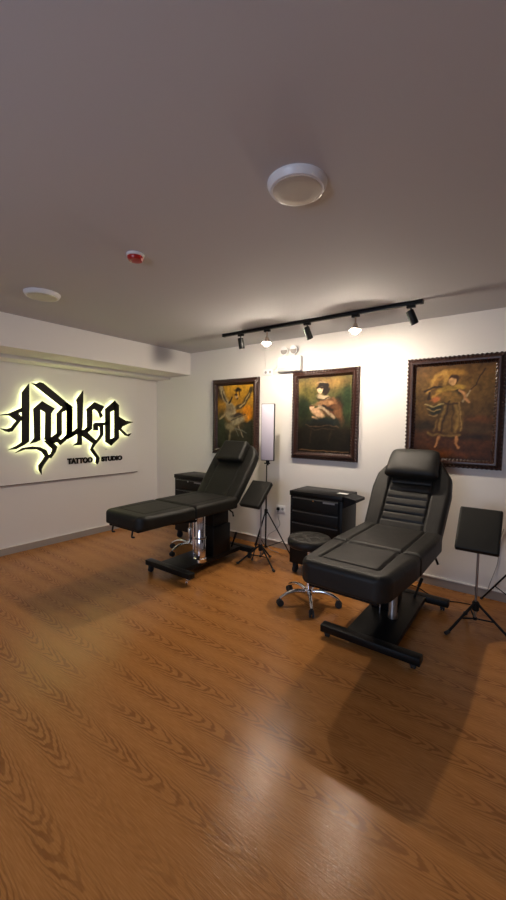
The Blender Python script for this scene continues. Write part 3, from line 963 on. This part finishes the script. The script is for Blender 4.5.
def text_mesh(body, y0, y1, z0, z1, x, name, parent):
    cu = bpy.data.curves.new(name + '_outline', 'FONT')
    cu.body = body
    cu.extrude = .5
    cu.offset = .06
    tmp = bpy.data.objects.new('tmp', cu)
    C.objects.link(tmp)
    dg = bpy.context.evaluated_depsgraph_get()
    me = bpy.data.meshes.new_from_object(tmp.evaluated_get(dg))
    C.objects.unlink(tmp); bpy.data.objects.remove(tmp)
    co = [v.co.copy() for v in me.vertices]
    mnx, mxx = min(c.x for c in co), max(c.x for c in co)
    mny, mxy = min(c.y for c in co), max(c.y for c in co)
    mxz = max(c.z for c in co)
    for v, c in zip(me.vertices, co):
        v.co = (x + .006 * (c.z / mxz), y0 + (y1 - y0) * (c.x - mnx) / (mxx - mnx), z0 + (z1 - z0) * (c.y - mny) / (mxy - mny))
    me.name = name
    me.materials.clear(); me.materials.append(M_sign)
    o = bpy.data.objects.new(name, me); C.objects.link(o); o.parent = parent
    return rel(o)
text_mesh('TATTOO', 2.418, 2.755, .981, 1.056, xa + .0075, 'tattoo_lettering', sg)
text_mesh('STUDIO', 2.886, 3.206, .984, 1.052, xa + .0075, 'studio_lettering', sg)

# ------------------------------------------------------------------ track and spotlights
TY = 3.265
t = thing('lighting_track', 'long black lighting track on the ceiling above the paintings', 'lighting track', (-1.803, TY, ZC))
MB().box((-1.025, -.018, -.032), (1.025, .018, 0), .003).build('rail', M_black, t)
MB().box((-1.05, -.02, -.034), (-1.02, .02, 0), .003).build('end_cap', M_black, t)
MB().box((1.02, -.02, -.034), (1.05, .02, 0), .003).build('end_cap', M_black, t)

def spotlight(x, d, lit, label):
    t = thing('track_spotlight', label, 'spotlight', (x, TY, ZC - .032), 0, 'spotlights on the ceiling track')
    MB().box((-.035, -.016, -.022), (.035, .016, 0), .003).build('track_adapter', M_black, t)
    MB().tube([(0, 0, -.085 if lit else -.065), (0, 0, -.02)], .007, 10).build('stem', M_black if not lit else M_bulbring, t)
    d = Vector(d).normalized()
    q = Vector((0, 0, 1)).rotation_difference(d).to_matrix().to_4x4()
    o0 = Vector((0, 0, -.092 if lit else -.070))
    if not lit:
        M_ = Matrix.Translation(o0) @ q
        vs0 = MB().lathe([(.028, -.03), (.031, -.027), (.031, .085), (.026, .086), (.024, .07)], (0, 0, 0), 24)
        vs0.v = [tuple(M_ @ Vector(v)) for v in vs0.v]
        can = vs0.build('lamp_can', M_black, t)
        m2 = MB().lathe([(.023, .068), (.023, .074)], (0, 0, 0), 20); m2.v = [tuple(M_ @ Vector(v)) for v in m2.v]
        m2.build('lens', M_picbulb, can)
    else:
        M_ = Matrix.Translation(o0) @ q
        vs0 = MB().lathe([(.014, -.014), (.019, -.010), (.022, .012), (.050, .046), (.048, .047), (.018, .016)], (0, 0, 0), 28)
        vs0.v = [tuple(M_ @ Vector(v)) for v in vs0.v]
        soc = vs0.build('reflector', M_bulbring, t)
        bm = bmesh.new(); bmesh.ops.create_icosphere(bm, subdivisions=3, radius=.029)
        MB().bm_add(bm, M_ @ Matrix.Translation((0, 0, .047))).build('bulb', M_bulb, soc, 180)
    return t
M_picbulb = emit('picture_lamp_lens', WARM, 4.0)
heads = [(-2.60, (0, .25, -1), False, 'black can spotlight on the track, nearest its left end'),
         (-2.255, (.0, -.12, -1), True, 'glowing bulb spotlight on the track, left of the two lit ones'),
         (-1.79, (.32, .2, -1), False, 'black can spotlight in the middle of the track, between the glowing bulbs'),
         (-1.31, (.0, -.12, -1), True, 'glowing bulb spotlight on the track, right of the two lit ones'),
         (-.845, (.38, .25, -1), False, 'black can spotlight on the track, nearest its right end')]
for x, d, lit, lb in heads:
    spotlight(x, d, lit, lb)
    if not lit and SPOT > 0:
        dv = Vector(d).normalized()
        p = Vector((x, TY, ZC - .107)) + dv * .095
        s = lamp('picture_spot', 'SPOT', p, SPOT, WARM, spot_size=math.radians(75), spot_blend=.8, shadow_soft_size=.02)
        aim(s, p + dv)

# ------------------------------------------------------------------ ceiling fittings
def ceiling_lamp(x, y, r, label):
    t = thing('ceiling_lamp', label, 'ceiling lamp', (x, y, ZC), 0, 'round ceiling lamps')
    MB().lathe([(r * .80, -.029), (r * .86, -.030), (r * .90, -.028), (r * .985, -.011), (r, -.006), (r, 0)], (0, 0, 0), 64).build('rim', M_white, t)
    MB().lathe([(r * .50, -.0325), (r * .78, -.0320), (r * .81, -.031), (r * .81, -.026)], (0, 0, 0), 64).build('diffuser', M_diff, t)
    return t
ceiling_lamp(-.850, 1.436, .125, 'round white ceiling lamp nearest the camera, switched off')
ceiling_lamp(-3.16, 1.455, .130, 'round white ceiling lamp close to the soffit by the sign, switched off')
t = thing('smoke_detector', 'small ceiling detector with a red cap between the two round lamps', 'smoke detector', (-1.975, 1.455, ZC))
MB().lathe([(.046, -.016), (.052, -.012), (.052, 0)], (0, 0, 0), 32).build('base_ring', M_white, t)
MB().lathe([(.020, -.040), (.040, -.037), (.046, -.028), (.047, -.016)], (0, 0, 0), 32).build('red_cap', M_red, t)

# ------------------------------------------------------------------ emergency light, sockets, wires
t = thing('emergency_light', 'white emergency light with two round lamps, above the middle painting', 'emergency light', (-2.32, YB, 2.13))
mb = MB().box((-.155, -.065, 0), (.155, 0, .175), .014)
mb.build('housing', M_white, t)
MB().box((-.145, -.070, .012), (.145, -.062, .05), .003).build('lower_panel', M_diff, t)
m2 = MB()
for x in (.03, .06): m2.tube([(x, -.064, .11), (x, -.069, .11)], .007, 10)
m2.build('indicator_lamps', simple('amber_indicator', (.5, .30, .08), .4), t)
for x in (-.075, .055):
    h = MB().tube([(x, -.05, .245), (x, -.022, .25)], [.052, .045], 24).tube([(x, -.03, .17), (x, -.03, .205)], .012, 10).build('lamp_head', M_white, t)
    MB().tube([(x, -.0515, .245), (x, -.0495, .245)], .043, 24).build('lens', simple('clear_lens_grey', (.42, .40, .38), .15, .3) if x < 0 else bpy.data.materials['clear_lens_grey'], h)

def socket(loc, w_, h, holes, label, group='wall sockets'):
    t = thing('wall_socket', label, 'wall socket', loc, 0, group)
    MB().box((-w_ / 2, -.010, -h / 2), (w_ / 2, 0, h / 2), .003).build('face_plate', M_white, t)
    for x in holes:
        MB().tube([(x, -.008, 0), (x, -.0115, 0)], .017, 16).build('outlet', M_grey, t)
    return t
socket((-2.645, YB, 2.150), .135, .075, (-.032, .032), 'white double socket high on the wall beside the emergency light')
s = socket((-2.43, YB, .492), .125, .085, (-.03, .03), 'white wall socket low on the wall, left of the tool cabinet')
o = MB().box((-2.47, YB - .040, .475), (-2.435, YB - .0116, .508), .005).tube([(-2.4525, YB - .03, .478), (-2.4525, YB - .03, .455)], .005, 8).build('power_plug', M_blackm)
tag(o, 'black power plug in the low wall socket', 'plug')
def cable(pts, r, mat, label):
    o = MB().tube(smooth_path(pts, 8), r, 6).build('cable', mat, smooth=60)
    return tag(o, label, 'cable')
cable([(-2.4525, YB - .030, .458), (-2.455, YB - .02, .38), (-2.43, YB - .02, .30), (-2.49, YB - .02, .22), (-2.58, YB - .03, .15), (-2.60, YB - .05, .05), (-2.5, YB - .12, .005), (-2.35, YB - .16, .005)], .003, M_grey, 'thin grey cable hanging from the low wall socket to the floor')
cable([(-2.69, YB - .004, ZC - .002), (-2.69, YB - .004, 2.35), (-2.688, YB - .005, 2.19)], .004, M_wall, 'thin white wire running down from the ceiling to the high double socket')
cable([(-2.58, YB - .005, 2.16), (-2.52, YB - .006, 2.20), (-2.478, YB - .008, 2.25)], .004, M_wall, 'short white wire from the high double socket to the emergency light')
cable([(-.36, 3.62, .005), (-.45, 3.60, .005), (-.58, 3.56, .005), (-.70, 3.62, .005), (-.80, 3.70, .005), (-.95, 3.74, .005)], .004, M_blackm, 'black cable lying on the floor behind the table with the thick pillow')
cable([(-.165, YB - .010, .64), (-.19, YB - .006, .52), (-.195, YB - .006, .36), (-.21, YB - .006, .27), (-.25, YB - .020, .12), (-.27, YB - .03, .005)], .003, M_grey, 'thin grey cable hanging down the wall right of the square arm rest')
